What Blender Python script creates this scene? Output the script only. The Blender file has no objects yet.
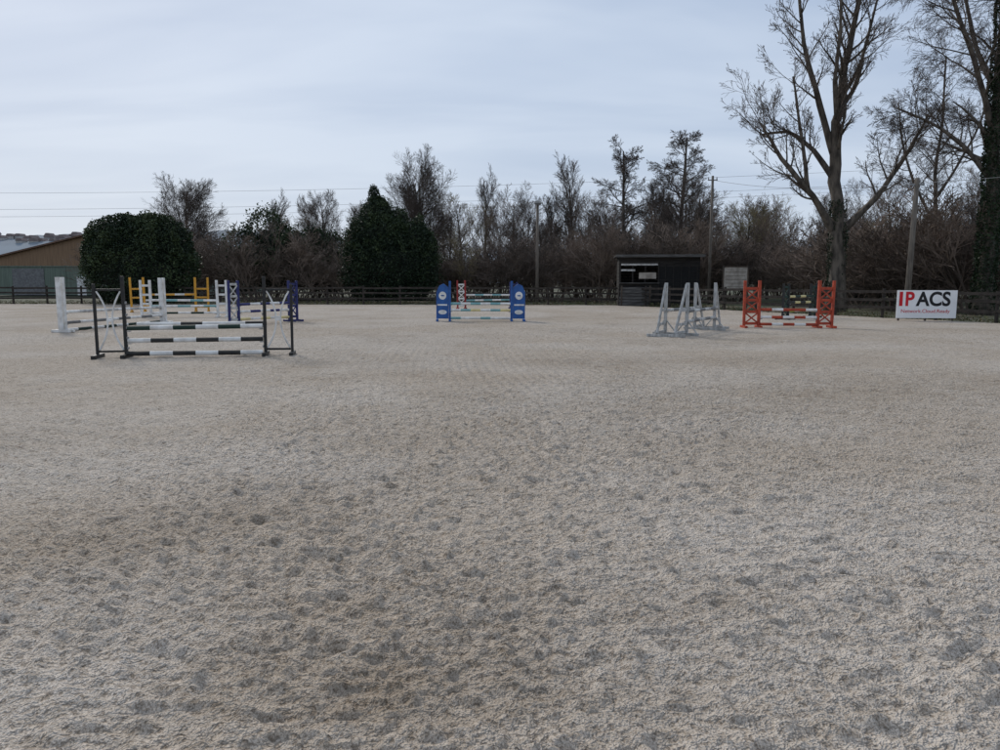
import bpy, math, random
import numpy as np
from mathutils import Vector, Matrix, noise as mnoise
random.seed(11)
rng = np.random.default_rng(11)
scene = bpy.context.scene
COL = scene.collection
EYE = 1.6

# ------------------------------------------------------------------ materials
def mat(name, c1, c2=None, scale=4.0, rough=0.75, bump=0.0, bscale=40.0, stretch=(1, 1, 1), metal=0.0, contrast=(0.35, 0.65), spec=0.3, det=3):
    m = bpy.data.materials.new(name); m.use_nodes = True
    nt = m.node_tree; N = nt.nodes; L = nt.links
    b = N["Principled BSDF"]
    b.inputs["Roughness"].default_value = rough
    b.inputs["Metallic"].default_value = metal
    b.inputs["Specular IOR Level"].default_value = spec
    if c2 is None:
        c2 = tuple(x * 0.72 for x in c1)
    tc = N.new("ShaderNodeTexCoord"); mp = N.new("ShaderNodeMapping")
    mp.inputs["Scale"].default_value = stretch
    L.new(tc.outputs["Object"], mp.inputs["Vector"])
    n = N.new("ShaderNodeTexNoise"); n.inputs["Scale"].default_value = scale; n.inputs["Detail"].default_value = det
    L.new(mp.outputs[0], n.inputs["Vector"])
    r = N.new("ShaderNodeValToRGB")
    r.color_ramp.elements[0].position = contrast[0]; r.color_ramp.elements[1].position = contrast[1]
    r.color_ramp.elements[0].color = (*c2, 1); r.color_ramp.elements[1].color = (*c1, 1)
    L.new(n.outputs["Fac"], r.inputs["Fac"]); L.new(r.outputs["Color"], b.inputs["Base Color"])
    if bump > 0:
        n2 = N.new("ShaderNodeTexNoise"); n2.inputs["Scale"].default_value = bscale; n2.inputs["Detail"].default_value = 3
        L.new(mp.outputs[0], n2.inputs["Vector"])
        bp = N.new("ShaderNodeBump"); bp.inputs["Strength"].default_value = bump; bp.inputs["Distance"].default_value = 0.02
        L.new(n2.outputs["Fac"], bp.inputs["Height"]); L.new(bp.outputs[0], b.inputs["Normal"])
    return m

M = {}
M['black'] = mat("black_paint", (0.02, 0.021, 0.022), (0.035, 0.033, 0.03), 9, 0.5)
M['white'] = mat("white_paint", (0.8, 0.8, 0.78), (0.58, 0.56, 0.53), 5, 0.55)
M['greywhite'] = mat("weathered_white_paint", (0.58, 0.58, 0.56), (0.32, 0.31, 0.3), 7, 0.7, 0.2)
M['galv'] = mat("weathered_grey_boards", (0.50, 0.50, 0.49), (0.28, 0.28, 0.27), 6, 0.65, 0.2, 30, (2, 2, .6))
M['yellow'] = mat("yellow_paint", (0.66, 0.33, 0.04), (0.5, 0.25, 0.03), 6, 0.55)
M['blue'] = mat("blue_paint", (0.03, 0.12, 0.36), (0.025, 0.075, 0.24), 5, 0.5)
M['navy'] = mat("navy_paint", (0.03, 0.035, 0.15), (0.02, 0.025, 0.1), 5, 0.5)
M['orange'] = mat("orange_red_paint", (0.46, 0.07, 0.03), (0.28, 0.045, 0.025), 6, 0.55)
M['red'] = mat("red_paint", (0.32, 0.03, 0.03), (0.22, 0.03, 0.03), 5, 0.5)
M['dgreen'] = mat("dark_green_paint", (0.012, 0.034, 0.026), (0.018, 0.04, 0.03), 5, 0.5)
M['teal'] = mat("teal_paint", (0.22, 0.42, 0.43), (0.15, 0.33, 0.35), 5, 0.5)
M['lime'] = mat("lime_paint", (0.4, 0.5, 0.08), (0.3, 0.4, 0.07), 5, 0.5)
M['cream'] = mat("cream_paint", (0.72, 0.62, 0.3), (0.6, 0.5, 0.25), 5, 0.5)
M['greypaint'] = mat("grey_paint", (0.2, 0.2, 0.2), (0.13, 0.13, 0.13), 5, 0.6)
M['wood'] = mat("weathered_wood", (0.11, 0.085, 0.065), (0.05, 0.042, 0.036), 6, 0.85, 0.5, 30, (1, 1, 0.2))
M['fencewood'] = mat("fence_wood", (0.055, 0.045, 0.038), (0.025, 0.021, 0.018), 4, 0.85)
M['polewood'] = mat("pole_wood", (0.2, 0.17, 0.14), (0.11, 0.095, 0.08), 6, 0.85, 0.4, 30, (3, 3, 0.3))
M['shedwood'] = mat("shed_boards", (0.035, 0.031, 0.028), (0.016, 0.014, 0.013), 5, 0.8, 0.4, 20, (0.3, 1, 4))
M['sheddark'] = mat("shed_black_boards", (0.01, 0.01, 0.01), (0.006, 0.006, 0.006))  # near-black tone for the right-hand front boards
M['planks'] = mat("grey_planks", (0.13, 0.125, 0.12), (0.05, 0.048, 0.045), 6, 0.85, 0.4, 20, (0.3, 1, 4))
M['bark'] = mat("tree_bark", (0.15, 0.125, 0.10), (0.05, 0.042, 0.035), 2.5, 0.9, 0.8, 14, (2, 2, 0.6))
M['twig'] = mat("tree_twig", (0.13, 0.10, 0.082), (0.07, 0.056, 0.046), 1.5, 0.9, det=0)
M['twig2'] = mat("thicket_twig", (0.22, 0.165, 0.13), (0.11, 0.085, 0.068), 0.6, 0.9, det=0)
M['twig3'] = mat("willow_twig", (0.27, 0.225, 0.12), (0.16, 0.13, 0.075), 0.6, 0.9, det=0)
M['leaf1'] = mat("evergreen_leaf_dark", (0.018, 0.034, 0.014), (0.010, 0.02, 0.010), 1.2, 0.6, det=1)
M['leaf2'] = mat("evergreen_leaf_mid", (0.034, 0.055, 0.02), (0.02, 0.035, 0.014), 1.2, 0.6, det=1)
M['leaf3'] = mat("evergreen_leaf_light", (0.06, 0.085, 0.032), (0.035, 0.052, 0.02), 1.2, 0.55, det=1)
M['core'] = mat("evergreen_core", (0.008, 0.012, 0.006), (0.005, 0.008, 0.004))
M['ivy'] = mat("ivy_leaf", (0.03, 0.045, 0.018), (0.014, 0.022, 0.01), 2, 0.6)
M['metal'] = mat("galvanised_steel", (0.35, 0.35, 0.35), (0.22, 0.22, 0.22), 8, 0.45, metal=0.6)
M['wire'] = mat("cable", (0.26, 0.26, 0.27), (0.22, 0.22, 0.22))
M['tan'] = mat("tan_cladding", (0.27, 0.17, 0.10), (0.2, 0.125, 0.075), 1.5, 0.7, stretch=(6, 6, 0.3))
M['roof'] = mat("brown_roof_sheet", (0.16, 0.09, 0.06), (0.11, 0.065, 0.045), 1.5, 0.7)
M['gwall'] = mat("green_cladding", (0.17, 0.21, 0.17), (0.12, 0.15, 0.12), 1.2, 0.7, stretch=(6, 6, 0.3))
M['board'] = mat("notice_board_panel", (0.42, 0.38, 0.33), (0.24, 0.21, 0.18), 3, 0.8)
M['signred'] = mat("sign_red", (0.6, 0.02, 0.03), (0.55, 0.02, 0.03))
M['signblack'] = mat("sign_black", (0.02, 0.02, 0.022), (0.02, 0.02, 0.022))
M['signwhite'] = mat("sign_white", (0.84, 0.84, 0.84), (0.78, 0.78, 0.77), 2, 0.45)
M['hill'] = mat("wooded_hill", (0.24, 0.28, 0.32), (0.16, 0.185, 0.215), 0.02, 1.0)  # bluish aerial haze is mixed into the base colour
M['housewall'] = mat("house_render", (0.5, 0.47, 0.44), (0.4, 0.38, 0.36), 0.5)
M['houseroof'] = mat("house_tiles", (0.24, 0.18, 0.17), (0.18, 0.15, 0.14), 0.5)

# ------------------------------------------------------------------ mesh builder
class MB:
    def __init__(s):
        s.v = []; s.f = []; s.m = []; s.mats = []
    def mi(s, m):
        if m not in s.mats: s.mats.append(m)
        return s.mats.index(m)
    def box(s, c, size, m, R=None):
        k = s.mi(m); b = len(s.v); c = Vector(c)
        for dx in (-.5, .5):
            for dy in (-.5, .5):
                for dz in (-.5, .5):
                    p = Vector((dx * size[0], dy * size[1], dz * size[2]))
                    if R is not None: p = R @ p
                    s.v.append(tuple(c + p))
        for q in ((0, 1, 3, 2), (4, 6, 7, 5), (0, 4, 5, 1), (2, 3, 7, 6), (0, 2, 6, 4), (1, 5, 7, 3)):
            s.f.append(tuple(b + i for i in q)); s.m.append(k)
    def beam(s, p0, p1, w, t, m):
        p0 = Vector(p0); p1 = Vector(p1); d = p1 - p0
        R = Matrix.Rotation(-math.atan2(d.z, d.x), 3, 'Y')
        s.box((p0 + p1) / 2, (d.length, t, w), m, R)
    def tube(s, pts, rad, n, m, cap=True):
        k = s.mi(m); b = len(s.v); L = len(pts)
        d0 = (pts[-1] - pts[0])
        if d0.length < 1e-6: return
        ref = d0.orthogonal().normalized()
        cs = [(math.cos(2 * math.pi * j / n), math.sin(2 * math.pi * j / n)) for j in range(n)]
        for i in range(L):
            t = (pts[min(i + 1, L - 1)] - pts[max(i - 1, 0)])
            u = t.cross(ref)
            if u.length < 1e-6: u = t.orthogonal()
            u.normalize(); w = u.cross(t).normalized()
            for (ca, sa) in cs:
                s.v.append(tuple(pts[i] + (u * ca + w * sa) * rad[i]))
        for i in range(L - 1):
            for j in range(n):
                j2 = (j + 1) % n
                s.f.append((b + i * n + j, b + i * n + j2, b + (i + 1) * n + j2, b + (i + 1) * n + j)); s.m.append(k)
        if cap and n > 3:
            s.f.append(tuple(b + j for j in range(n))[::-1]); s.m.append(k)
            s.f.append(tuple(b + (L - 1) * n + j for j in range(n))); s.m.append(k)
    def prism(s, poly, y0, y1, m):
        k = s.mi(m); b = len(s.v); n = len(poly)
        for y in (y0, y1):
            for (x, z) in poly: s.v.append((x, y, z))
        s.f.append(tuple(range(b, b + n))); s.m.append(k)
        s.f.append(tuple(range(b + 2 * n - 1, b + n - 1, -1))); s.m.append(k)
        for i in range(n):
            j = (i + 1) % n
            s.f.append((b + i, b + n + i, b + n + j, b + j)); s.m.append(k)
    def build(s, name, parent=None, smooth=False, bevel=0.0):
        me = bpy.data.meshes.new(name)
        me.from_pydata(s.v, [], s.f)
        for m in s.mats: me.materials.append(m)
        me.polygons.foreach_set("material_index", s.m)
        if smooth: me.polygons.foreach_set("use_smooth", [True] * len(s.f))
        me.update()
        o = bpy.data.objects.new(name, me); COL.objects.link(o)
        if parent: o.parent = parent
        if bevel > 0:
            md = o.modifiers.new("bevel", 'BEVEL'); md.width = bevel; md.segments = 2; md.limit_method = 'ANGLE'
        return o

def empty(name, loc=(0, 0, 0), rz=0.0):
    e = bpy.data.objects.new(name, None); COL.objects.link(e)
    e.location = loc; e.rotation_euler = (0, 0, rz); e.empty_display_size = 0.3
    return e

# ------------------------------------------------------------------ numpy value noise
TAB = rng.random((256, 256))
def vn(x, y, seed=0):
    x = x + seed * 17.31; y = y + seed * 9.77
    xi = np.floor(x).astype(int); yi = np.floor(y).astype(int)
    fx = x - xi; fy = y - yi
    fx = fx * fx * (3 - 2 * fx); fy = fy * fy * (3 - 2 * fy)
    a = TAB[xi & 255, yi & 255]; b = TAB[(xi + 1) & 255, yi & 255]
    c = TAB[xi & 255, (yi + 1) & 255]; d = TAB[(xi + 1) & 255, (yi + 1) & 255]
    return (a * (1 - fx) + b * fx) * (1 - fy) + (c * (1 - fx) + d * fx) * fy * 1.0
def fbm(x, y, seed=0, o=4):
    s = 0; a = .5; t = 0
    for i in range(o):
        s = s + a * vn(x, y, seed + i); t += a; x, y = x * 1.62 + y * 1.2, y * 1.62 - x * 1.2; a *= .5
    return s / t

# ------------------------------------------------------------------ ground (surrounding grass / earth)
gm = bpy.data.materials.new("grass_and_earth"); gm.use_nodes = True
nt = gm.node_tree; N = nt.nodes; L = nt.links; b = N["Principled BSDF"]; b.inputs["Roughness"].default_value = 0.95
tc = N.new("ShaderNodeTexCoord")
n1 = N.new("ShaderNodeTexNoise"); n1.inputs["Scale"].default_value = 0.25; n1.inputs["Detail"].default_value = 5
n2 = N.new("ShaderNodeTexNoise"); n2.inputs["Scale"].default_value = 9; n2.inputs["Detail"].default_value = 3
L.new(tc.outputs["Object"], n1.inputs["Vector"]); L.new(tc.outputs["Object"], n2.inputs["Vector"])
r1 = N.new("ShaderNodeValToRGB"); r1.color_ramp.elements[0].color = (0.07, 0.09, 0.035, 1); r1.color_ramp.elements[1].color = (0.14, 0.115, 0.075, 1)
r1.color_ramp.elements[0].position = .4; r1.color_ramp.elements[1].position = .62
mx = N.new("ShaderNodeMixRGB"); mx.blend_type = 'MULTIPLY'; mx.inputs[0].default_value = .6
L.new(n1.outputs["Fac"], r1.inputs["Fac"]); L.new(r1.outputs[0], mx.inputs[1]); L.new(n2.outputs["Fac"], mx.inputs[2]); L.new(mx.outputs[0], b.inputs["Base Color"])
mb = MB(); k = mb.mi(gm)
gx = [-3000, -1200, -400, -120, -60, 0, 60, 120, 400, 1200, 3000]; gy = [-3000, -800, -200, -60, 0, 60, 120, 400, 1200, 3000]
for y in gy:
    for x in gx: mb.v.append((x, y, -0.12))
for j in range(len(gy) - 1):
    for i in range(len(gx) - 1):
        a = j * len(gx) + i; mb.f.append((a, a + 1, a + 1 + len(gx), a + len(gx))); mb.m.append(k)
mb.build("ground")

# ------------------------------------------------------------------ riding arena sand
FENCE = [(-75, 56.5), (8.3, 50.5), (13.6, 40), (19.5, 29.5), (26.5, 16.5), (33, 4), (38, -8)]
xs = [0.0]
while xs[-1] < 78: xs.append(xs[-1] + 0.0115 + 0.0100 * xs[-1])
xs = np.array([-x for x in xs[:0:-1]] + xs)
ys = list(np.arange(-14, 1.6, 0.35))
while ys[-1] < 62: ys.append(ys[-1] + max(0.009, 0.0040 * ys[-1]))
ys = np.array(ys)
X, Y = np.meshgrid(xs, ys)
DX = np.gradient(xs)[None, :] + 0 * Y; DY = np.gradient(ys)[:, None] + 0 * X
D = np.maximum(DX, DY)
def att(wl): return np.clip((wl / D - 1.6) / 1.2, 0, 1)
wx = X + 0.10 * (fbm(X * 3, Y * 3, 40) - .5); wy = Y + 0.10 * (fbm(X * 3, Y * 3, 50) - .5)
rough_zone = .45 + 1.1 * fbm(X / 1.1, Y / 1.1, 90, 3)
H = 0.035 * (fbm(X / 1.6, Y / 1.6, 1) - .5)
H += 0.046 * (fbm(wx / .34, wy / .22, 3, 3) - .5) * att(.3)
H += 0.050 * (fbm(wx / .11, wy / .06, 12, 3) - .5) * att(.09) * rough_zone
cl = np.clip(vn(wx / .044, wy / .034, 15) - .55, 0, 1) * 2.2
H += 0.021 * np.sqrt(cl) * att(.045) * rough_zone
cl2 = np.clip(vn(wx / .09, wy / .065, 18) - .66, 0, 1) * 2.6
H += 0.022 * np.sqrt(cl2) * att(.09)
H += 0.016 * (fbm(X / .030, Y / .026, 22, 2) - .5) * att(.035)
hm = np.zeros_like(H)
cell = .42
ci = np.floor(X / cell).astype(int); cj = np.floor(Y / cell).astype(int)
for di in (-1, 0, 1):
    for dj in (-1, 0, 1):
        a = ci + di; c = cj + dj
        hx = (a + .15 + .7 * TAB[a & 255, (c * 3) & 255]) * cell
        hy = (c + .15 + .7 * TAB[(a * 5 + 31) & 255, c & 255]) * cell
        ok = TAB[(a * 7 + 3) & 255, (c * 11 + 5) & 255] > .5
        rr = np.sqrt((wx - hx) ** 2 + (wy - hy) ** 2) / .05
        hm += np.where(ok, -np.exp(-rr ** 2) + .5 * np.exp(-((rr - 1.7) / .5) ** 2), 0)
H += 0.013 * hm * att(.14)
# harrow combing in sweeping directions
q = X * .30 + Y * .95 + 1.5 * np.sin(X * .13)
comb = np.clip(fbm(X / 2.2, Y / 4, 61) * 3.6 - 1.1, 0, 1)
H += 0.020 * np.sin(q / .11 * 2 * np.pi) * comb * att(.11) * fbm(X / .3, Y / .3, 66)
q2 = X * .96 + Y * .18 + .9 * np.sin(Y * .16)
H += 0.024 * (np.sin(q2 / .16 * 2 * np.pi)) * np.clip(fbm(X / 3, Y / 6, 81) * 3.6 - 1.4, 0, 1) * att(.16) * fbm(X / .4, Y / .4, 67)
H += 0.020 * np.sin(q / .45 * 2 * np.pi + 3 * fbm(X, Y, 68)) * np.clip(fbm(X / 5, Y / 5, 62) * 3 - 1.1, 0, 1) * att(.4) * (.3 + fbm(X / .6, Y / .6, 69))
# faint, broken tyre tread
for cx in (2.1, 3.4):
    tx = X - (cx + .30 * (Y - 3) - .01 * (Y - 3) ** 2)
    band = np.clip(1 - (np.abs(tx) / .19) ** 4, 0, 1) * np.clip(fbm(X / .5, Y / .5, 77) * 4 - 1.6, 0, 1)
    H += band * (-.003 + .010 * np.sin((Y * 1.0 + np.abs(tx) * .8) * 2 * np.pi / .10)) * att(.10) * np.clip(1.6 - Y / 6, 0, 1)
Din = np.full_like(H, 1e9)
for (ax, ay), (bx, by) in zip(FENCE[:-1], FENCE[1:]):
    dx, dy = bx - ax, by - ay; ln = math.hypot(dx, dy)
    Din = np.minimum(Din, -(dx * (Y - ay) - dy * (X - ax)) / ln)
Din = Din - .15 + .25 * (fbm(X, Y, 70) - .5)
H = np.where(Din < 0, np.maximum(Din, -1) * .35, H)
def blob(cx, cy, rx, ry, a=0):
    c, s = math.cos(a), math.sin(a); u = (X - cx) * c + (Y - cy) * s; v = -(X - cx) * s + (Y - cy) * c
    return np.exp(-(u / rx) ** 2 - (v / ry) ** 2)
damp = 0.32 * np.clip((fbm(X / 2.6, Y / 2.6, 20, 5) - .52) * 5, 0, 1)
damp += .50 * blob(-.45, 3.2, .9, .8, .4) + .45 * blob(.2, 2.75, 1.2, .35) + .42 * blob(-1.5, 5.0, .4, .9, .5) + .35 * blob(-2.2, 4.6, .4, .6)
damp += .38 * blob(1.0, 3.6, 1.2, .5) + .35 * blob(4, 10, 4.5, 1.5, .2) + .4 * blob(3, 15, 5, 1.0, .1) + .3 * blob(8, 12, 5, 1.2)
damp *= .15 + 1.3 * fbm(X / .3, Y / .22, 31, 4)
damp += 1.3 * np.clip(fbm(wx / .05, wy / .045, 33, 3) - .58, 0, 1)
ny, nx = H.shape
co = np.stack([X, Y, H], -1).reshape(-1, 3).astype(np.float32)
idx = np.arange(ny * nx).reshape(ny, nx)
quads = np.stack([idx[:-1, :-1], idx[:-1, 1:], idx[1:, 1:], idx[1:, :-1]], -1).reshape(-1, 4)
keep = (Din.reshape(-1)[quads] > -1.6).any(1)
quads = quads[keep]
me = bpy.data.meshes.new("arena_sand")
me.vertices.add(len(co)); me.vertices.foreach_set("co", co.ravel())
me.loops.add(quads.size); me.loops.foreach_set("vertex_index", quads.ravel().astype(np.int32))
me.polygons.add(len(quads)); me.polygons.foreach_set("loop_start", np.arange(0, quads.size, 4, dtype=np.int32))
me.polygons.foreach_set("loop_total", np.full(len(quads), 4, np.int32))
me.update(calc_edges=True)
me.polygons.foreach_set("use_smooth", np.ones(len(quads), bool))
at = me.attributes.new("damp", 'FLOAT', 'POINT'); at.data.foreach_set("value", np.clip(damp, 0, 1).ravel().astype(np.float32))
tone = np.clip((fbm(X / 2.0, Y / 2.0, 101, 4) - .35) / .3, 0, 1)
at = me.attributes.new("tone", 'FLOAT', 'POINT'); at.data.foreach_set("value", tone.ravel().astype(np.float32))
sm = bpy.data.materials.new("arena_sand"); sm.use_nodes = True
nt = sm.node_tree; N = nt.nodes; L = nt.links; b = N["Principled BSDF"]; b.inputs["Roughness"].default_value = .95; b.inputs["Specular IOR Level"].default_value = .1
tc = N.new("ShaderNodeTexCoord")
def nz(scale, det=5, ro=.6):
    n = N.new("ShaderNodeTexNoise"); n.inputs["Scale"].default_value = scale; n.inputs["Detail"].default_value = det; n.inputs["Roughness"].default_value = ro
    L.new(tc.outputs["Object"], n.inputs["Vector"]); return n
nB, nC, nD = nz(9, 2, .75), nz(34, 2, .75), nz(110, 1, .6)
def ramp(n, p0, c0, p1, c1):
    r = N.new("ShaderNodeValToRGB"); r.color_ramp.elements[0].position = p0; r.color_ramp.elements[1].position = p1
    r.color_ramp.elements[0].color = (*c0, 1); r.color_ramp.elements[1].color = (*c1, 1); L.new(n, r.inputs["Fac"]); return r
ta = N.new("ShaderNodeAttribute"); ta.attribute_name = "tone"
rA = ramp(ta.outputs["Fac"], 0, (.56, .485, .405), 1, (.62, .555, .485))
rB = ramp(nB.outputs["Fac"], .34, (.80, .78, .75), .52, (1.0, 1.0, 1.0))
rC = ramp(nC.outputs["Fac"], .36, (.52, .49, .46), .49, (1.0, 1.0, 1.0))  # darker in bump dips: dark debris plus shade painted into the colour
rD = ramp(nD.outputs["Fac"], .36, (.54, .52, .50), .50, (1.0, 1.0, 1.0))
def mul(a, bb, f=1.0):
    x = N.new("ShaderNodeMixRGB"); x.blend_type = 'MULTIPLY'; x.inputs[0].default_value = f; L.new(a, x.inputs[1]); L.new(bb, x.inputs[2]); return x
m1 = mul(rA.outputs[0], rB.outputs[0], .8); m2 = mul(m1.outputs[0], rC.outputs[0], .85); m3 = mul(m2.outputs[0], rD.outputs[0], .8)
ad = N.new("ShaderNodeAttribute"); ad.attribute_name = "damp"
dm = N.new("ShaderNodeMixRGB"); dm.blend_type = 'MULTIPLY'; L.new(ad.outputs["Fac"], dm.inputs[0]); L.new(m3.outputs[0], dm.inputs[1]); dm.inputs[2].default_value = (.60, .56, .51, 1)
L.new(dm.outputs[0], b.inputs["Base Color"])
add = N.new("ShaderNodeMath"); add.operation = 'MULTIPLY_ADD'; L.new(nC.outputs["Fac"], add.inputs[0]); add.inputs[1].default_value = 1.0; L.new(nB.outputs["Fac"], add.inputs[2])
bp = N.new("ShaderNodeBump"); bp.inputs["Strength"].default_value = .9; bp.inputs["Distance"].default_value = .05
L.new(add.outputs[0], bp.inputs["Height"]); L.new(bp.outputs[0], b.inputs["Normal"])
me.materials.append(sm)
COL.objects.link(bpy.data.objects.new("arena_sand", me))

# ------------------------------------------------------------------ show jumps
def pole(parent, name, p0, p1, cols, seg=0.5, r=.05):
    mb = MB(); p0 = Vector(p0); p1 = Vector(p1); d = p1 - p0; Ln = d.length; n = max(1, round(Ln / seg))
    for i in range(n):
        a = p0 + d * (i / n); c = p0 + d * ((i + 1) / n)
        mb.tube([a, c], [r, r], 12, M[cols[i % len(cols)]])
    return mb.build(name, parent)
def feet(mb, x, m, l=.62):
    mb.box((x, 0, .04), (.09, l, .08), m)
def wing_black(mb, s):
    K = M['black']; Wt = M['white']
    mb.box((0, 0, .86), (.065, .065, 1.68), K); mb.box((s * .56, 0, .78), (.055, .055, 1.52), K)
    for z in (.14, 1.42): mb.box((s * .28, 0, z), (.495, .045, .045), K)
    feet(mb, 0, K); feet(mb, s * .56, K)
    for sg in (-1, 1):
        pts = []
        for i in range(13):
            t = i / 12; z = .17 + t * 1.22
            x = .28 + sg * (.045 + .19 * (2 * t - 1) ** 2)
            pts.append(Vector((s * x, 0, z)))
        mb.tube(pts, [.020] * 13, 6, Wt)
    mb.box((s * .28, 0, .78), (.14, .03, .05), Wt)
    for z in (.2, .42, .63, .9, 1.15): mb.box((-s * .045, -.0, z), (.025, .09, .05), M['metal'])
def wing_ladder(c, w=.5, h=1.6, rungs=(.2, .7, 1.2, 1.5), diag=False, th=.07, hout=None, cr=None):
    def f(mb, s):
        cc = M[cr or c]
        mb.box((0, 0, h / 2 + .04), (th + .01, th + .01, h), M[c]); ho = hout or h
        mb.box((s * w, 0, ho / 2 + .04), (th, th, ho), M[c])
        for z in rungs: mb.box((s * w / 2, 0, z), (w - th - .01, .04, .09), cc)
        if diag:
            for a, bb in zip(rungs[:-1], rungs[1:]):
                mb.beam((s * .05, .028, a + .04), (s * (w - .05), .028, bb - .04), .05, .02, cc)
                mb.beam((s * .05, -.028, bb - .04), (s * (w - .05), -.028, a + .04), .05, .02, cc)
        feet(mb, 0, M[c]); feet(mb, s * w, M[c])
    return f
def wing_panel(c, c2='white'):
    def f(mb, s):
        mb.box((0, 0, .82), (.09, .09, 1.56), M[c]); feet(mb, 0, M[c], .7); feet(mb, s * .5, M[c], .7)
        P = [(s * .05, .1), (s * .54, .1), (s * .54, 1.15), (s * .42, 1.42), (s * .25, 1.50), (s * .05, 1.35)]
        mb.prism(P, -.03, .03, M[c])
        for y in (-.034, .034):
            for (cx, cz, rx, rz) in ((.29, 1.02, .15, .16), (.29, .36, .17, .09)):
                mb.prism([(s * (cx + rx * math.cos(a * math.pi / 10)), cz + rz * math.sin(a * math.pi / 10)) for a in range(20)], y - .004, y + .004, M[c2])
            mb.prism([(s * (.29 + .08 * math.cos(a * math.pi / 3)), 1.02 + .03 * math.sin(a * math.pi / 3)) for a in range(6)], y * 1.25 - .003, y * 1.25 + .003, M[c])
            mb.prism([(s * .1, .62), (s * .5, .62), (s * .5, .68), (s * .1, .68)], y - .004, y + .004, M[c2])
    return f
def wing_tri(c):
    def f(mb, s):
        mb.box((0, 0, .80), (.085, .085, 1.5), M[c])
        mb.beam((s * .85, 0, .08), (s * .09, 0, 1.5), .10, .05, M[c])
        for z in (.35, .75):
            xo = .85 - .76 * (z - .08) / 1.42
            mb.beam((s * .045, 0, z), (s * (xo - .06), 0, z), .08, .04, M[c])
        mb.box((s * .42, 0, .12), (.72, .05, .07), M[c])
        feet(mb, 0, M[c], .75); feet(mb, s * .85, M[c], .6)
        for y in (-1, 1): mb.tube([Vector((0, y * .33, .06)), Vector((0, y * .05, .42))], [.022, .022], 6, M[c])
    return f
def jump(name, a, bpt, wing, poles, rows=(0,), wing2=None, seg=.5):
    ax, ay = a; bx, by = bpt; ln = math.hypot(bx - ax, by - ay); rz = math.atan2(by - ay, bx - ax)
    e = empty(name, ((ax + bx) / 2, (ay + by) / 2, 0), rz)
    for ri, yo in enumerate(rows):
        for s, nm in ((-1, "left_wing"), (1, "right_wing")):
            mb = MB(); w = wing if (s < 0 or wing2 is None) else wing2; w(mb, s)
            o = mb.build(nm, e, bevel=.006); o.location = (s * ln / 2, yo, 0.0); o.rotation_euler = (0, math.radians(random.uniform(-.6, .6)), math.radians(random.uniform(-4, 4)))
    for i, (z, yo, cols, tilt) in enumerate(poles):
        hl = ln / 2 - .045
        tilt += random.uniform(-.012, .012)
        pole(e, "pole_%d" % (i + 1), (-hl, yo, z - tilt), (hl, yo, z + tilt), cols, seg)
        if z > .12:
            mb = MB()
            for sx in (-1, 1): mb.box((sx * (hl - .03), yo, z + sx * tilt - .062), (.07, .1, .018), M['metal'])
            mb.build("pole_cups_%d" % (i + 1), e)
    return e

jump("show_jump", (-7.85, 15.7), (-5.08, 16.2), wing_black,
     [(.63, 0, ['dgreen', 'white'], .01), (.36, 0, ['white', 'black'], .0), (.09, -.12, ['black', 'white', 'black', 'white'], 0),
      (.66, .7, ['white', 'white', 'black'], .0)], seg=.42)
jump("show_jump", (-13.75, 23.7), (-12.95, 28.8), wing_ladder('white', .18, 1.68, (.2, 1.0), False, .11),
     [(.62, 0, ['white', 'greywhite'], 0), (.3, 0, ['greypaint', 'white'], 0), (.06, .1, ['white', 'dgreen'], 0)], seg=.6)
jump("show_jump", (-18.4, 39.0), (-16.0, 39.6), wing_ladder('yellow', .62, 1.75, (.25, .75, 1.2), False, .1),
     [(.9, 0, ['yellow', 'white'], 0), (.6, 0, ['white', 'yellow'], 0), (.3, 0, ['yellow', 'white'], 0)])
jump("show_jump", (-15.4, 33.2), (-12.6, 33.6), wing_ladder('white', .4, 1.6, (.2, .6, 1.0, 1.4), False, .09),
     [(.75, 0, ['white', 'teal'], 0), (.5, 0, ['teal', 'white'], 0), (.2, 0, ['white', 'dgreen'], .0)])
jump("show_jump", (-9.6, 27.6), (-8.35, 29.8), wing_ladder('navy', .42, 1.58, (.2, .62, 1.05, 1.48), True, .075, cr='greywhite'),
     [(.75, 0, ['navy', 'white'], .0), (.48, 0, ['white', 'navy'], 0), (.2, 0, ['cream', 'white'], 0)], wing2=wing_ladder('navy', .42, 1.58, (.2, .62, 1.05, 1.48), True, .075))
jump("show_jump", (-2.02, 30.2), (.46, 30.2), wing_panel('blue'),
     [(.70, 0, ['teal', 'white'], .0), (.44, 0, ['white', 'teal', 'cream'], 0), (.12, 0, ['teal', 'white', 'white'], 0)], seg=.42)
jump("show_jump", (-2.0, 43.5), (.6, 44), wing_ladder('red', .45, 1.6, (.2, .6, 1.0, 1.4), True, .08, cr='white'),
     [(.8, 0, ['white', 'teal'], .0), (.5, 0, ['teal', 'white'], 0)], wing2=wing_ladder('navy', .4, 1.5, (.2, .6, 1.0, 1.4), False, .08))
jump("show_jump", (5.25, 22.3), (6.75, 24.7), wing_tri('galv'),
     [(.72, -.3, ['greypaint', 'greywhite'], .0), (.42, -.3, ['greywhite', 'greypaint'], 0), (.72, .35, ['greywhite', 'greypaint'], .0)], rows=(-.3, .35))
jump("show_jump", (8.92, 25.9), (10.95, 25.9), wing_ladder('orange', .5, 1.58, (.15, .55, .95, 1.35), True, .085),
     [(.62, 0, ['orange', 'white', 'orange'], .0), (.36, 0, ['white', 'orange'], .0), (.12, -.05, ['orange', 'white'], 0)], seg=.42)
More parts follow.
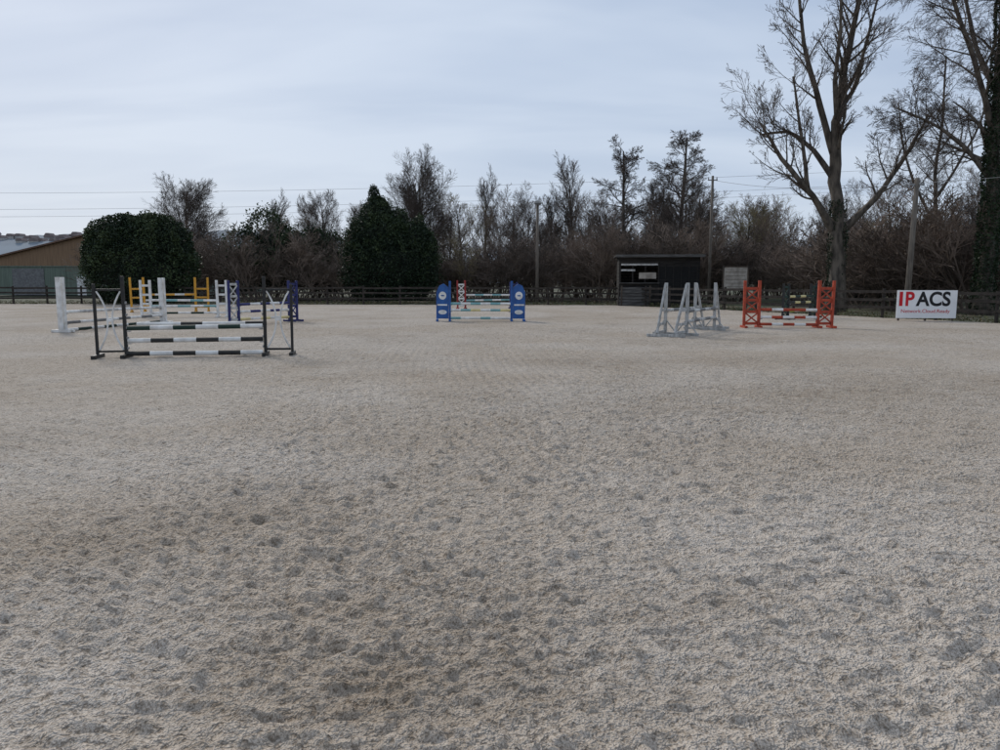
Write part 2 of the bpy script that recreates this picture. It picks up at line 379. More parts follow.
jump("show_jump", (12.1, 31.6), (13.6, 33.0), wing_ladder('black', .5, 1.45, (.15, .55, .95, 1.35), True, .08, cr='dgreen'),
     [(.95, 0, ['cream', 'dgreen'], .0), (.7, 0, ['black', 'cream'], 0), (.35, 0, ['lime', 'white'], .0)])

# ------------------------------------------------------------------ fence
fe = empty("wooden_fence")
rails = MB(); posts = MB()
for (a, c) in zip(FENCE[:-1], FENCE[1:]):
    d = Vector((c[0] - a[0], c[1] - a[1], 0)); ln = d.length; n = round(ln / 2.5); u = d / ln; rz = math.atan2(u.y, u.x)
    R = Matrix.Rotation(rz, 3, 'Z')
    for i in range(n):
        p = Vector((a[0], a[1], 0)) + u * (i * ln / n); h = 1.22 + random.uniform(-.04, .07)
        posts.tube([p + Vector((0, 0, -.2)), p + Vector((random.uniform(-.03, .03), 0, h))], [.07, .065], 8, M['fencewood'])
        for z in (.42, .78, 1.12):
            q = p + u * (ln / n / 2) + Vector((-u.y, u.x, 0)) * -.085
            dz = random.uniform(-.03, .03)
            rails.box(q + Vector((0, 0, z + dz)), (ln / n - .006, .035, .12), M['fencewood'], R @ Matrix.Rotation(random.uniform(-.012, .012), 3, 'Y'))
posts.build("posts", fe); rails.build("rails", fe)

# ------------------------------------------------------------------ advertising sign
sg = empty("advertising_sign", (17.22, 30.4, 0), math.radians(-4))
mb = MB(); mb.box((0, 0, .67), (2.34, .03, 1.12), M['signwhite'])
mb.build("panel", sg, bevel=.004)
mb = MB()
for x in (-1.05, 0, 1.05): mb.box((x, .05, .6), (.06, .06, 1.3), M['wood'])
mb.build("backing_posts", sg)
def text(body, size, loc, m, parent, name, sx=1.0, off=.0):
    cu = bpy.data.curves.new(name, 'FONT'); cu.body = body; cu.size = size; cu.extrude = .002; cu.offset = off
    cu.materials.append(m); o = bpy.data.objects.new(name, cu); COL.objects.link(o); o.parent = parent
    o.location = loc; o.rotation_euler = (math.pi / 2, 0, 0); o.scale = (sx, 1, 1); return o
text("I", .78, (-1.12, -.02, .62), M['signred'], sg, "lettering_i", 1.1, .022)
text("P", .78, (-.86, -.02, .62), M['signred'], sg, "lettering_p", .9, .022)
text("ACS", .78, (-.40, -.02, .62), M['signblack'], sg, "lettering_black", .92, .022)
text("Network.Cloud.Ready", .20, (-1.0, -.02, .33), M['signred'], sg, "tagline", 1.05)

# ------------------------------------------------------------------ judges hut
hut = empty("timber_hut", (10.45, 50.4, 0), math.radians(-6))
W_, Dp, Hh = 5.1, 3.0, 3.15
mb = MB()
nb = 15; bh = Hh / nb
for i in range(nb):
    z = (i + .5) * bh
    if z < 1.5 or z > 2.75: mb.box((-W_ / 4, -Dp / 2, z), (W_ / 2, .04, bh * .93), M['shedwood'])
    mb.box((W_ / 4, -Dp / 2 + .02, z), (W_ / 2 - .02, .04, bh * .95), M['sheddark'] if .3 < z < 2.6 else M['shedwood'])
    mb.box((-W_ / 2, 0, z), (.04, Dp - .06, bh * .93), M['shedwood']); mb.box((W_ / 2, 0, z), (.04, Dp - .06, bh * .93), M['shedwood'])
    mb.box((0, Dp / 2, z), (W_ - .1, .04, bh * .93), M['shedwood'])
mb.build("walls", hut)
mb = MB(); mb.box((0, -.1, Hh + .06), (W_ + .5, Dp + .8, .1), M['shedwood']); mb.box((0, -Dp / 2 - .52, Hh + .05), (W_ + .5, .03, .17), M['planks']); mb.build("roof", hut)
mb = MB()
for x in (-W_ / 2 + .05, -1.7, -.9, -.05): mb.box((x, -Dp / 2 - .03, 2.1), (.08, .05, 1.25), M['shedwood'])
mb.box((-W_ / 4, -Dp / 2 - .05, 2.66), (W_ / 2 - .2, .03, .12), M['greywhite']); mb.box((-2.0, -Dp / 2 - .05, 2.3), (.9, .03, .12), M['greywhite'])
mb.box((-.75, -Dp / 2 - .06, 1.95), (1.1, .03, .4), M['board']); mb.box((-W_ / 4, -Dp / 2 - .16, 1.47), (W_ / 2, .3, .05), M['planks'])
mb.build("serving_hatch", hut)
mb = MB()
for i in range(6): mb.box((-1.5 + random.uniform(-.05, .05), -Dp / 2 - .35, .12 + i * .2), (2.0, .06, .17), M['planks'])
mb.box((-2.4, -Dp / 2 - .4, .65), (.1, .1, 1.3), M['wood']); mb.box((-.6, -Dp / 2 - .4, .65), (.1, .1, 1.3), M['wood'])
mb.build("plank_barrier", hut)
mb = MB()
for i in range(5): mb.box((.4 + i * .5, -Dp / 2 - .01, 1.5), (.05, .05, 2.4), M['shedwood'])
mb.build("battens", hut)

nbd = empty("notice_board", (14.2, 45.6, 0), math.radians(-12))
mb = MB(); mb.box((0, 0, 1.75), (1.35, .05, 1.35), M['board']); mb.build("panel", nbd, bevel=.005)
mb = MB()
for z in (1.05, 2.45): mb.box((0, -.01, z), (1.45, .08, .06), M['wood'])
for x in (-.705, .705): mb.box((x, 0, 1.25), (.08, .08, 2.5), M['wood'])
for i in range(5): mb.box((0, -.032, 1.25 + i * .22), (1.2 - .1 * (i % 2), .008, .03), M['polewood'])
mb.build("frame", nbd)

# ------------------------------------------------------------------ utility poles, lamp, cables
def upole(x, y, h, m, lamp=False, r=.13, lean=0):
    e = empty("utility_pole", (x, y, 0)); mb = MB()
    mb.tube([Vector((0, 0, -.3)), Vector((lean * .5, 0, h / 2)), Vector((lean, 0, h))], [r, r * .88, r * .72], 12, m)
    mb.build("post", e, True)
    mb = MB()
    if lamp:
        mb.box((0, -.18, h - .05), (.45, .35, .16), M['greypaint'], Matrix.Rotation(.5, 3, 'X')); mb.box((0, 0, h - .15), (.08, .3, .06), M['metal'])
        mb.build("floodlight", e, bevel=.01)
    else:
        mb.box((lean, 0, h - .3), (.7, .08, .08), M['metal'])
        for s in (-.3, .3): mb.tube([Vector((lean + s, 0, h - .26)), Vector((lean + s, 0, h - .08))], [.04, .03], 8, M['greypaint'])
        mb.build("crossarm", e)
upole(19.7, 36.5, 6.45, M['polewood'], False, .15, .12)
upole(15.5, 56, 9.2, M['polewood'], False, .12)
upole(2.75, 56, 7.3, M['polewood'], True, .13)
e = empty("overhead_power_line"); mb = MB()
for (x0, y0, z0, x1, y1, z1, sag) in ((-110, 130, 16.5, 60, 118, 18.6, 1.2), (-110, 131, 13.8, 60, 119, 16.6, 1.2), (-110, 132, 12.6, 60, 120, 15.8, 1.2), (60, 118, 18.6, 150, 110, 21, .6)):
    pts = []
    for i in range(31):
        t = i / 30; pts.append(Vector((x0 + (x1 - x0) * t, y0 + (y1 - y0) * t, z0 + (z1 - z0) * t - sag * 4 * t * (1 - t))))
    mb.tube(pts, [.020] * 31, 5, M['wire'])
mb.build("cables", e)
mb = MB()
pts = [Vector((15.5 + 4.3 * t, 56 - 19.5 * t, 8.9 - 2.7 * t - 1.6 * t * (1 - t))) for t in [i / 12 for i in range(13)]]
mb.tube(pts, [.012] * 13, 5, M['wire'])
pts = [Vector((19.8 + 12 * t, 36.5 - 24 * t, 6.2 + .5 * t - 2 * t * (1 - t))) for t in [i / 12 for i in range(13)]]
mb.tube(pts, [.012] * 13, 5, M['wire'])
mb.build("service_cables", e)

# ------------------------------------------------------------------ barn
bn = empty("barn", (-46.6, 86, 0)); hw = 12.5; zr = 6.7; ze = 3.7; dpt = 26
mb = MB()
mb.prism([(-hw, 0), (hw, 0), (hw, 3.25), (-hw, 3.25)], 0, dpt, M['gwall'])
mb.prism([(-hw, 3.25), (hw, 3.25), (hw, ze), (0, zr), (-hw, ze)], .003, dpt, M['tan'])
mb.build("walls", bn)
mb = MB()
for s in (-1, 1):
    mb.prism([(0, zr + .02), (s * (hw + .5), ze - .10), (s * (hw + .5), ze + .08), (0, zr + .2)], -.4, dpt + .4, M['roof'])
mb.build("roof", bn)
mb = MB()
for x in (-7, 4.5): mb.box((x, -.04, 1.5), (3.6, .06, 3.0), M['greypaint'])
mb.box((-1, -.04, 1.05), (1, .06, 2.1), M['white'])
for i in range(9): mb.box((-11 + i * 2.75, -.02, 1.7), (.12, .06, 3.3), M['gwall'])
mb.box((0, -.06, 3.25), (2 * hw, .08, .12), M['gwall'])
mb.build("doors_and_trim", bn)

# ------------------------------------------------------------------ hills and distant houses
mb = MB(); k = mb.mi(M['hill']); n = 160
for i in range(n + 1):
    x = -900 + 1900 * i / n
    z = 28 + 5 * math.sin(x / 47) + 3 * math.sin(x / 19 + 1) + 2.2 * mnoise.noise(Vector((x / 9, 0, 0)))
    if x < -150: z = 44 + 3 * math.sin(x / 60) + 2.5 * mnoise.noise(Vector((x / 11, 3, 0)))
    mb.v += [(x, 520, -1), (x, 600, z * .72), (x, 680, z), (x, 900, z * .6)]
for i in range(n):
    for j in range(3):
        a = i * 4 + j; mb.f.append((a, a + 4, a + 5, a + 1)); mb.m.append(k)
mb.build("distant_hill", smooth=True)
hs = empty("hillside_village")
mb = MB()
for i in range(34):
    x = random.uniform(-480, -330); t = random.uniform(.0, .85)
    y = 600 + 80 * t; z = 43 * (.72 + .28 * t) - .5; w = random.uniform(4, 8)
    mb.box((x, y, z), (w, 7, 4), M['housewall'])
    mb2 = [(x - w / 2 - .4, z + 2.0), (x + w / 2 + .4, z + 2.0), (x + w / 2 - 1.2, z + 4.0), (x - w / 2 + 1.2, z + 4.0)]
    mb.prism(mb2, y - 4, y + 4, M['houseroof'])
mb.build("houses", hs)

# ------------------------------------------------------------------ bare trees
def rv():
    return Vector((random.gauss(0, 1), random.gauss(0, 1), random.gauss(0, 1))) * .577
SIDES = [9, 6, 4, 3, 3, 3]
def spawn(mb, pts, rad, lvl, cfg, Lp, count, t0=.2):
    if lvl >= len(cfg['n']): return
    n = len(pts) - 1
    for c in range(count):
        t = t0 + (1 - t0) * (c + random.random()) / count
        f = t * n; i = min(int(f), n - 1); fr = f - i
        p = pts[i].lerp(pts[i + 1], fr); r = rad[i] * (1 - fr) + rad[i + 1] * fr
        d = (pts[i + 1] - pts[i]).normalized()
        ang = math.radians(random.gauss(cfg['ang'][lvl], 8))
        ax = Matrix.Rotation(random.uniform(0, 6.283), 3, d) @ d.orthogonal().normalized()
        nd = Matrix.Rotation(ang, 3, ax) @ d
        shape = cfg.get('shape')
        k = (shape(t) if (shape and lvl == 1) else (1.15 - .6 * t))
        Lc = Lp * cfg['lr'][lvl] * k * random.uniform(.7, 1.2)
        grow(mb, p, nd, Lc, max(min(r * cfg['rr'], r * .9), cfg['rmin']), lvl, cfg)
def grow(mb, p, d, L, r, lvl, cfg):
    ns = cfg['seg'][lvl]; pts = [p.copy()]; rad = [r]; st = L / ns
    for i in range(ns):
        d = (d + rv() * cfg['wig'][lvl] + Vector((0, 0, cfg['up'][lvl]))).normalized()
        p = p + d * st; pts.append(p.copy()); rad.append(max(r * (1 - (1 - cfg['tap'][min(lvl, 1)]) * (i + 1) / ns), cfg['rmin'] * .6))
    mb.tube(pts, rad, SIDES[min(lvl, 5)], M[cfg['m0']] if lvl < 2 else M[cfg['m1']], cap=False)
    if lvl + 1 < len(cfg['n']): spawn(mb, pts, rad, lvl + 1, cfg, L, cfg['n'][lvl + 1], cfg['t0'][lvl])

def base_cfg(**k):
    c = dict(n=[1, 16, 9, 7, 5], seg=[7, 5, 4, 2, 1], wig=[.05, .12, .13, .13, .1], up=[.05, .10, .08, .06, 0],
             ang=[0, 46, 38, 34, 32], lr=[0, .5, .55, .58, .62], tap=[.25, .25], t0=[.22, .2, .15, .15, .15], rr=.5, rmin=.0085, m0='bark', m1='twig')
    c.update(k); return c
CFG = {
    'round': base_cfg(n=[1, 22, 11, 7, 5], shape=lambda t: 1.25 - .75 * t, ang=[0, 46, 36, 34, 32]),
    'upright': base_cfg(n=[1, 24, 8, 7, 4], ang=[0, 24, 26, 28, 28], lr=[0, .42, .5, .55, .6], up=[.05, .16, .1, .06, 0]),
    'alder': base_cfg(n=[1, 34, 10, 7, 5], ang=[0, 62, 42, 38, 35], lr=[0, .26, .5, .55, .6], up=[.08, .04, .03, .02, 0], wig=[.03, .10, .14, .15, .1], shape=lambda t: 1.25 - .85 * t),
    'multi': base_cfg(n=[1, 20, 9, 6, 3], ang=[0, 34, 34, 34, 32], lr=[0, .55, .5, .55, .6], t0=[.06, .15, .15, .15, .15], m1='twig2', rmin=.011),
    'willow': base_cfg(n=[1, 16, 9, 7, 4], ang=[0, 40, 32, 28, 26], m1='twig3'),
}
VAR = {}
def variant(kind, i):
    key = (kind, i)
    if key not in VAR:
        mb = MB(); c = CFG[kind]
        grow(mb, Vector((0, 0, -.1)), Vector((random.uniform(-.04, .04), 0, 1)), 10.0, .17 if kind != 'round' else .2, 0, c)
        o = mb.build("tree_branches", None); VAR[key] = o.data
        zmax = max(v[2] for v in mb.v); sc = 10.0 / zmax
        o.data.transform(Matrix.Scale(sc, 4)); bpy.data.objects.remove(o)
    return VAR[key]
def place(kind, i, x, y, h, wide=1.0, parent=None, name="bare_tree"):
    me = variant(kind, i); s = h / 10.0
    o = bpy.data.objects.new(name, me); COL.objects.link(o)
    o.location = (x, y, -.05); o.scale = (s * wide, s * wide, s); o.rotation_euler = (0, 0, random.uniform(0, 6.28))
    if parent: o.parent = parent
    return o
place('round', 0, -33.2, 80, 12.9, 1.15)
place('round', 1, -34.0, 81.5, 11.8, 1.0)
place('round', 1, -7.6, 75, 14.8, .95)
place('round', 0, -8.6, 77, 13.6, .9)
place('upright', 0, 7.7, 76, 14.6, 1.05)
place('upright', 1, 5.4, 78, 11.6, 1.1)
place('alder', 0, 13.0, 80, 16.8, 1.15)
place('alder', 1, 18.9, 80, 17.2, 1.2)
place('upright', 0, 16.3, 82, 13.2, 1.1)
place('round', 0, -16.6, 72, 10.4, .8)
place('upright', 1, -22.5, 76, 10.8, 1.1)
place('willow', 0, 22, 68, 8.8, 1.2)
place('willow', 1, 25.5, 72, 9.8, 1.1)

def shrub(i, m):
    key = ('shrub', i)
    if key not in VAR:
        mb = MB(); c = base_cfg(n=[1, 1, 9, 7, 3], m0=m, m1=m, rmin=.011)
        c['seg'] = [4, 4, 3, 2, 1]
        for k in range(15):
            a = random.uniform(0, 6.28); r = random.uniform(0, 1.3)
            grow(mb, Vector((r * math.cos(a), r * math.sin(a), -.1)), Vector((math.cos(a) * .45, math.sin(a) * .45, 1)).normalized(), random.uniform(2.2, 3.6), .03, 1, c)
        o = mb.build("shrub_twigs"); VAR[key] = o.data; bpy.data.objects.remove(o)
    return VAR[key]
tl = empty("distant_tree_line")
kinds = [('multi', 0), ('multi', 1), ('multi', 2), ('upright', 0), ('upright', 1), ('round', 1), ('round', 0), ('willow', 0), ('alder', 0)]
def hprof(u):
    pts = [(-.7, .04), (-.42, .055), (-.3, .075), (-.12, .104), (0, .112), (.08, .118), (.15, .120), (.25, .122), (.36, .114), (.5, .120), (.62, .138), (.9, .14), (2, .14)]
    for (a, b1), (c, d1) in zip(pts[:-1], pts[1:]):
        if a <= u <= c: return b1 + (d1 - b1) * (u - a) / (c - a)
    return .06
for row, (yy, n, hf) in enumerate(((65, 20, .68), (76, 34, .92), (94, 44, 1.05))):
    for i in range(n):
        u = -.42 + (1.45) * (i + random.uniform(.1, .9)) / n
        y = yy + random.uniform(-4, 4)
        if row == 0 and u < -.1: continue
        h = 1.6 + hprof(u) * y * hf * random.choice((.72, .82, .95, 1.0, 1.1, 1.3))
        k = random.choices(kinds, [6, 6, 6, 3.5, 3.5, 1, 1, 1.6, 1])[0]
        place(k[0], k[1], u * y, y, h, random.uniform(.85, 1.3), tl, "bare_tree_branches")
us = empty("undergrowth_thicket")
for i in range(88):
    if i < 18:
        u = random.uniform(.28, 1.2); y = random.uniform(40, 58); x = u * y
        if x < 50 * .27 + 6 + (50 - y) * .6: x = 50 * .27 + 8 + (50 - y) * .6
    else:
        u = -.5 + 1.6 * (i - 18 + random.random()) / 70; y = random.choice((64, 72, 82)) + random.uniform(-3, 3); x = u * y
    o = bpy.data.objects.new("shrub_twigs", shrub(i % 4, 'twig2' if i % 4 else 'twig')); COL.objects.link(o); o.parent = us
    s = random.uniform(.9, 1.4); o.location = (x, y, -.05); o.scale = (s * 1.5, s * 1.5, s * random.uniform(.8, 1.3)); o.rotation_euler = (0, 0, random.uniform(0, 6.28))

def limb_tree(limbs, cfg, side_n=9):
    mb = MB()
    for (pts, r0, r1, cnt, t0) in limbs:
        P = [Vector(p) for p in pts]
        Q = []
        for a, c in zip(P[:-1], P[1:]):
            for s in range(3): Q.append(a.lerp(c, s / 3))
        Q.append(P[-1])
        for i in range(1, len(Q) - 1): Q[i] = (Q[i - 1] + Q[i] * 2 + Q[i + 1]) / 4 + rv() * r0 * .22
        R = [r0 + (r1 - r0) * (i / (len(Q) - 1)) ** .8 for i in range(len(Q))]
        if pts[0][2] <= 0: R[0] *= 1.5; R[1] *= 1.12
        for i in range(1, len(R) - 1): R[i] *= random.uniform(.92, 1.12)
        mb.tube(Q, R, side_n, M['bark'])
        Ltot = sum((c - a).length for a, c in zip(Q[:-1], Q[1:]))
        spawn(mb, Q, R, 1, cfg, min(Ltot, 7.0), cnt, t0)
    return mb
pc = base_cfg(n=[1, 9, 7, 5, 3], seg=[7, 6, 4, 2, 1], ang=[0, 45, 38, 34, 32], lr=[0, .32, .5, .5, .55], rr=.42, rmin=.010, up=[0, .14, .10, .06, 0], wig=[.1, .18, .16, .14, .1], shape=lambda t: .8 + .4 * t)
limbs = [
    ([(0, 0, -.2), (-.05, 0, 3.4), (-.25, .1, 6.1), (-.35, .2, 8.8), (-.3, .2, 10.9), (-.05, .1, 13.0), (.15, 0, 15.2), (.4, -.2, 18.5)], .46, .10, 24, .42),
    ([(-.1, 0, 4.0), (-1.2, -.3, 5.7), (-2.7, -.6, 7.1), (-4.0, -.6, 8.7), (-4.7, -.4, 10.0)], .25, .06, 13, .25),
    ([(-.25, .1, 6.9), (-1.4, .5, 8.8), (-2.7, 1.0, 9.9), (-4.1, 1.2, 9.7)], .18, .06, 10, .3),
    ([(-.3, .2, 8.0), (-1.3, .4, 11.2), (-2.2, .2, 13.6), (-2.7, 0, 15.6), (-3.3, -.3, 18)], .2, .06, 15, .25),
    ([(-.05, 0, 4.2), (1.2, -.4, 5.4), (2.4, -.7, 7.2), (3.4, -.9, 9.2), (3.9, -1.0, 10.3)], .22, .05, 13, .3),
    ([(-.3, .2, 10.7), (.8, .6, 12.3), (1.3, .9, 14.6), (2.0, 1.0, 17.5)], .15, .05, 12, .2),
    ([(-.3, .1, 9.7), (-1.1, -.8, 12.0), (-1.1, -1.4, 14.5), (-1.4, -1.6, 17.5)], .15, .05, 10, .2),
    ([(-2.0, -.5, 6.4), (-2.5, -.9, 8.3), (-3.0, -1.1, 10.4), (-3.4, -1.2, 12.2)], .12, .05, 9, .2),
]
t1 = empty("pollarded_plane_tree", (18.7, 42.0, 0)); limb_tree(limbs, pc).build("trunk_and_branches", t1, True)
wc = base_cfg(n=[1, 9, 8, 6, 4], seg=[7, 6, 4, 3, 1], ang=[0, 52, 40, 34, 32], lr=[0, .45, .52, .55, .6], rr=.42, rmin=.008, up=[0, .02, -.05, -.08, -.08], wig=[.1, .16, .15, .14, .1])
limbs2 = [
    ([(0, 0, -.2), (.1, 0, 4), (-.1, 0, 8), (.1, .1, 12), (-.1, .1, 16), (0, 0, 20)], .40, .12, 22, .35),
    ([(0, 0, 5.2), (1.6, .3, 7.5), (2.8, .4, 10.5), (3.4, .3, 14)], .2, .05, 12, .2),
    ([(0, 0, 8.5), (-1.3, -.3, 11.4), (-2.4, -.6, 13.6), (-3.4, -.7, 15.8), (-4.2, -.8, 17)], .17, .05, 16, .15),
    ([(0, 0, 6.5), (-1.2, .6, 8.4), (-2.8, 1.0, 9.6), (-4.4, 1.2, 10.3)], .14, .04, 15, .15),
    ([(0, 0, 10.5), (-1.0, .6, 13), (-1.6, 1.0, 16), (-2.2, 1.0, 19)], .14, .05, 12, .15),
    ([(0, 0, 11.5), (1.2, .6, 14), (2.2, 1.0, 17), (2.6, 1.0, 19)], .14, .05, 10, .15),
]
t2 = empty("ivy_covered_tree", (24.5, 38.2, 0)); limb_tree(limbs2, wc).build("trunk_and_branches", t2, True)
limbs3 = [([(0, 0, -.2), (.2, 0, 5), (-.3, 0, 9), (.1, .1, 13), (0, .1, 17)], .2, .05, 24, .3),
          ([(0, 0, 5.5), (-1.6, .3, 8.5), (-2.6, .4, 11.5), (-3.0, .3, 14)], .12, .04, 12, .2),
          ([(0, 0, 7.5), (1.3, -.3, 9.9), (2.4, -.6, 12.6), (2.8, -.7, 15.8)], .11, .04, 12, .15)]
t3 = empty("tall_bare_tree", (30.8, 54, 0)); limb_tree(limbs3, wc).build("trunk_and_branches", t3, True)

# ------------------------------------------------------------------ leaves
def leaves(name, pts, size, mats, parent, tone=None, aspect=.55):
    n = len(pts); pts = np.asarray(pts, float)
    a = rng.normal(size=(n, 3)); a /= np.linalg.norm(a, axis=1)[:, None]
    b_ = rng.normal(size=(n, 3)); b_ -= (b_ * a).sum(1)[:, None] * a; b_ /= np.linalg.norm(b_, axis=1)[:, None]
    s = size * rng.uniform(.6, 1.3, n)[:, None]
    a *= s; b_ *= s * aspect
    co = np.stack([pts - a, pts - b_, pts + a, pts + b_], 1).reshape(-1, 3).astype(np.float32)
    me = bpy.data.meshes.new(name)
    me.vertices.add(4 * n); me.vertices.foreach_set("co", co.ravel())
    me.loops.add(4 * n); me.loops.foreach_set("vertex_index", np.arange(4 * n, dtype=np.int32))
    me.polygons.add(n); me.polygons.foreach_set("loop_start", np.arange(0, 4 * n, 4, dtype=np.int32)); me.polygons.foreach_set("loop_total", np.full(n, 4, np.int32))
    for m in mats: me.materials.append(m)
    if tone is None: tone = rng.integers(0, len(mats), n)
    me.polygons.foreach_set("material_index", np.asarray(tone, np.int32)); me.update(calc_edges=True)
    o = bpy.data.objects.new(name, me); COL.objects.link(o); o.parent = parent; return o

def evergreen(name, loc, lobes, n, size, p=2.0, clump=.9, core=.78, light=.0, spiky=0.0, amp=.22):
    e = empty(name, loc); P = []; T = []
    areas = [rx * rz for (_, (rx, ry, rz)) in lobes]
    cm = MB()
    for (c, r), ar in zip(lobes, areas):
        c = Vector(c); k = int(n * ar / sum(areas))
        for i in range(k):
            d = rv().normalized()
            q = 1 / (abs(d.x) ** p + abs(d.y) ** p + abs(d.z) ** p) ** (1 / p)
            base = Vector((d.x * r[0] * q, d.y * r[1] * q, d.z * r[2] * q))
            w = c + base
            nn = mnoise.noise(w * clump) * .5 + mnoise.noise(w * clump * 2.7) * .3
            rr = 1 + nn * amp - abs(random.gauss(0, .09)) + (spiky * random.random() ** 4)
            pt = c + base * rr
            if pt.z < .05: continue
            P.append(tuple(pt))
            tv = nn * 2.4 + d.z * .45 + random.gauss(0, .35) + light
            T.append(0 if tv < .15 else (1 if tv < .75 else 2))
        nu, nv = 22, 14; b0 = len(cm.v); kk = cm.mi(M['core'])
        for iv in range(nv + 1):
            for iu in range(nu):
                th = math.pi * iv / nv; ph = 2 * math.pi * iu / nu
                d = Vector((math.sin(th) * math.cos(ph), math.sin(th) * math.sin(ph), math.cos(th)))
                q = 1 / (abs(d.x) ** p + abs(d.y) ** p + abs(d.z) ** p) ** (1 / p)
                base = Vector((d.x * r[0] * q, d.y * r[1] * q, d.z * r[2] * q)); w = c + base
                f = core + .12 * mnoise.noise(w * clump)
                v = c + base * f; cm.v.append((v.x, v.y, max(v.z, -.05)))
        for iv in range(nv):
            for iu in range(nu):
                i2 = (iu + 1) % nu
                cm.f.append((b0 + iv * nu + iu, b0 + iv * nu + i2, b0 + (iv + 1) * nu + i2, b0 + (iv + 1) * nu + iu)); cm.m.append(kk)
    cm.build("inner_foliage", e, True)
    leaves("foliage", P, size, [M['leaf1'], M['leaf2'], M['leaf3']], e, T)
    return e
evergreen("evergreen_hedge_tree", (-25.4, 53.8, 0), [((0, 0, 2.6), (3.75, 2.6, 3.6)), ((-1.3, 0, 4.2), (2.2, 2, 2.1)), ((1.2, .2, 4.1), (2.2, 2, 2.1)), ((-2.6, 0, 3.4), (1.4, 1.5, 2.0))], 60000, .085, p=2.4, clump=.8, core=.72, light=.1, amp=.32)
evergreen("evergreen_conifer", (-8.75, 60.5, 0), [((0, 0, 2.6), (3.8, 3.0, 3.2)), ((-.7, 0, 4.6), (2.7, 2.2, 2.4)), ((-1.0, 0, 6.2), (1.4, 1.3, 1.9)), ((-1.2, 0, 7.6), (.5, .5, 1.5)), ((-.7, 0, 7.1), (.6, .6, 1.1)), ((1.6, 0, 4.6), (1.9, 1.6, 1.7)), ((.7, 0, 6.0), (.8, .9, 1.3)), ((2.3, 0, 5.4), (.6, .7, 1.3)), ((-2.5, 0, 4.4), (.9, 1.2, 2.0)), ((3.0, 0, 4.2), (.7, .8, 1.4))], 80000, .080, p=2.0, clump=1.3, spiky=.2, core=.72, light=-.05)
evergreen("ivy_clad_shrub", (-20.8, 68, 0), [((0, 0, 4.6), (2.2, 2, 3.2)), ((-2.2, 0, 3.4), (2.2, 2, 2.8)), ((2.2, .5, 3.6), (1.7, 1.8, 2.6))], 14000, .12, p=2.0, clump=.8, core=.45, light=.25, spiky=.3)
evergreen("ivy_clad_shrub", (-15.6, 70, 0), [((0, 0, 3.2), (2.4, 2, 2.6)), ((-1.4, 0, 4.4), (1.3, 1.3, 2.0))], 9000, .12, p=2.0, clump=.8, core=.4, light=.1, spiky=.3)
evergreen("ivy_clad_shrub", (28.5, 60, 0), [((0, 0, 2.2), (2.6, 2, 2.0))], 6000, .12, clump=.8, core=.5, light=.1, spiky=.3)
P = []
for i in range(16000):
    z = random.random() * 17; a = random.uniform(0, 6.28); w = .42 + .16 * mnoise.noise(Vector((a, z * .8, 0))) + abs(random.gauss(0, .10)) * (1 - z / 22)
    P.append((w * math.cos(a), w * math.sin(a), z))
leaves("ivy", P, .07, [M['ivy'], M['leaf1'], M['leaf2']], t2)
P = []
for i in range(5000):
    z = random.random() ** 1.4 * 6; a = random.uniform(0, 6.28); w = .40 + .10 * mnoise.noise(Vector((a, z, 0))) + abs(random.gauss(0, .06))
    if mnoise.noise(Vector((a * .8, z * .7, 5))) < -.15: continue
    P.append((-.02 * z + w * math.cos(a), w * math.sin(a), z))
leaves("ivy", P, .06, [M['ivy'], M['leaf1']], t1)

P = []
for (a, c) in zip(FENCE[:-1], FENCE[1:]):
    ln = math.hypot(c[0] - a[0], c[1] - a[1]); nx_, ny_ = -(c[1] - a[1]) / ln, (c[0] - a[0]) / ln
    for i in range(int(ln * 130)):
        t = random.random(); o = abs(random.gauss(0, .6)) - .05
        P.append((a[0] + (c[0] - a[0]) * t + nx_ * o, a[1] + (c[1] - a[1]) * t + ny_ * o, random.random() ** 2 * .22))
M['grass'] = mat("rough_grass", (0.10, 0.11, 0.045), (0.07, 0.075, 0.03), 1)
M['drygrass'] = mat("dry_grass", (0.2, 0.16, 0.09), (0.12, 0.1, 0.06), 1)
leaves("rough_grass", P, .09, [M['grass'], M['drygrass'], M['grass']], None, aspect=.2)

# ------------------------------------------------------------------ sky / light
SUN_EL, SUN_AZ = math.radians(36), math.radians(-35)
w = bpy.data.worlds.new("World"); scene.world = w; w.use_nodes = True
nt = w.node_tree; N = nt.nodes; L = nt.links; N.clear()
out = N.new("ShaderNodeOutputWorld")
sky = N.new("ShaderNodeTexSky"); sky.sky_type = 'NISHITA'; sky.sun_disc = False; sky.sun_elevation = SUN_EL; sky.sun_rotation = SUN_AZ; sky.dust_density = 2.5
b1 = N.new("ShaderNodeBackground"); b1.inputs["Strength"].default_value = .1; L.new(sky.outputs[0], b1.inputs["Color"])
tc = N.new("ShaderNodeTexCoord"); sx = N.new("ShaderNodeSeparateXYZ"); L.new(tc.outputs["Generated"], sx.inputs[0])
za = N.new("ShaderNodeMath"); za.operation = 'MAXIMUM'; L.new(sx.outputs["Z"], za.inputs[0]); za.inputs[1].default_value = 0.0
zb = N.new("ShaderNodeMath"); zb.operation = 'ADD'; L.new(za.outputs[0], zb.inputs[0]); zb.inputs[1].default_value = .13
def div(o):
    d = N.new("ShaderNodeMath"); d.operation = 'DIVIDE'; L.new(o, d.inputs[0]); L.new(zb.outputs[0], d.inputs[1]); return d
dx_, dy_ = div(sx.outputs["X"]), div(sx.outputs["Y"])
cb = N.new("ShaderNodeCombineXYZ"); L.new(dx_.outputs[0], cb.inputs[0]); L.new(dy_.outputs[0], cb.inputs[1])
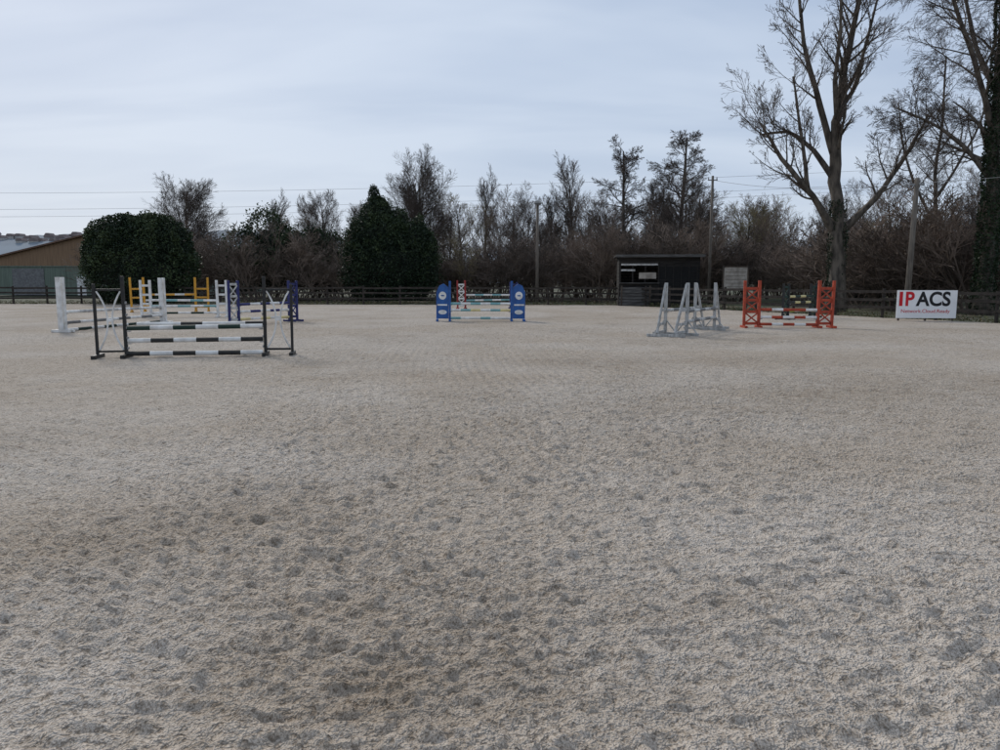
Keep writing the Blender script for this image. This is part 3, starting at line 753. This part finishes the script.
mp = N.new("ShaderNodeMapping"); mp.inputs["Rotation"].default_value = (0, 0, .35); mp.inputs["Scale"].default_value = (.5, 1.2, 1); L.new(cb.outputs[0], mp.inputs["Vector"])
cn = N.new("ShaderNodeTexNoise"); cn.inputs["Scale"].default_value = 1.0; cn.inputs["Detail"].default_value = 4; cn.inputs["Roughness"].default_value = .5; cn.inputs["Distortion"].default_value = .4
L.new(mp.outputs[0], cn.inputs["Vector"])
cr = N.new("ShaderNodeValToRGB"); cr.color_ramp.elements[0].position = .36; cr.color_ramp.elements[1].position = .62
cr.color_ramp.elements[0].color = (.41, .51, .68, 1); cr.color_ramp.elements[1].color = (.58, .67, .81, 1); L.new(cn.outputs["Fac"], cr.inputs["Fac"])
hz = N.new("ShaderNodeMapRange"); hz.inputs["From Min"].default_value = 0; hz.inputs["From Max"].default_value = .26; hz.inputs["To Min"].default_value = .75; hz.inputs["To Max"].default_value = 0
L.new(sx.outputs["Z"], hz.inputs["Value"])
hm_ = N.new("ShaderNodeMixRGB"); L.new(hz.outputs[0], hm_.inputs[0]); L.new(cr.outputs[0], hm_.inputs[1]); hm_.inputs[2].default_value = (.64, .72, .83, 1)
zn = N.new("ShaderNodeMapRange"); zn.inputs["From Min"].default_value = .42; zn.inputs["From Max"].default_value = .95; zn.inputs["To Min"].default_value = 0; zn.inputs["To Max"].default_value = .8
L.new(sx.outputs["Z"], zn.inputs["Value"])
zm = N.new("ShaderNodeMixRGB"); L.new(zn.outputs[0], zm.inputs[0]); L.new(hm_.outputs[0], zm.inputs[1]); zm.inputs[2].default_value = (.34, .40, .49, 1)
b2 = N.new("ShaderNodeBackground"); b2.inputs["Strength"].default_value = 1.04; L.new(zm.outputs[0], b2.inputs["Color"])
ms = N.new("ShaderNodeMixShader"); ms.inputs[0].default_value = .9; L.new(b1.outputs[0], ms.inputs[1]); L.new(b2.outputs[0], ms.inputs[2]); L.new(ms.outputs[0], out.inputs["Surface"])

sd = bpy.data.lights.new("sun", 'SUN'); sd.energy = 2.0; sd.angle = math.radians(11); sd.color = (1, .95, .88)
so = bpy.data.objects.new("sun", sd); COL.objects.link(so)
dirv = Vector((math.sin(SUN_AZ) * math.cos(SUN_EL), math.cos(SUN_AZ) * math.cos(SUN_EL), math.sin(SUN_EL)))
so.rotation_euler = dirv.to_track_quat('Z', 'Y').to_euler()

# ------------------------------------------------------------------ camera
cd = bpy.data.cameras.new("camera"); cd.sensor_width = 36; cd.lens = 27.0; cd.clip_end = 6000; cd.clip_start = .05
cam = bpy.data.objects.new("camera", cd); COL.objects.link(cam)
cam.location = (0, 0, EYE); cam.rotation_euler = (math.radians(90 - 7.14), 0, 0)
scene.camera = cam
scene.view_settings.view_transform = 'Standard'; scene.view_settings.look = 'None'; scene.view_settings.exposure = 0
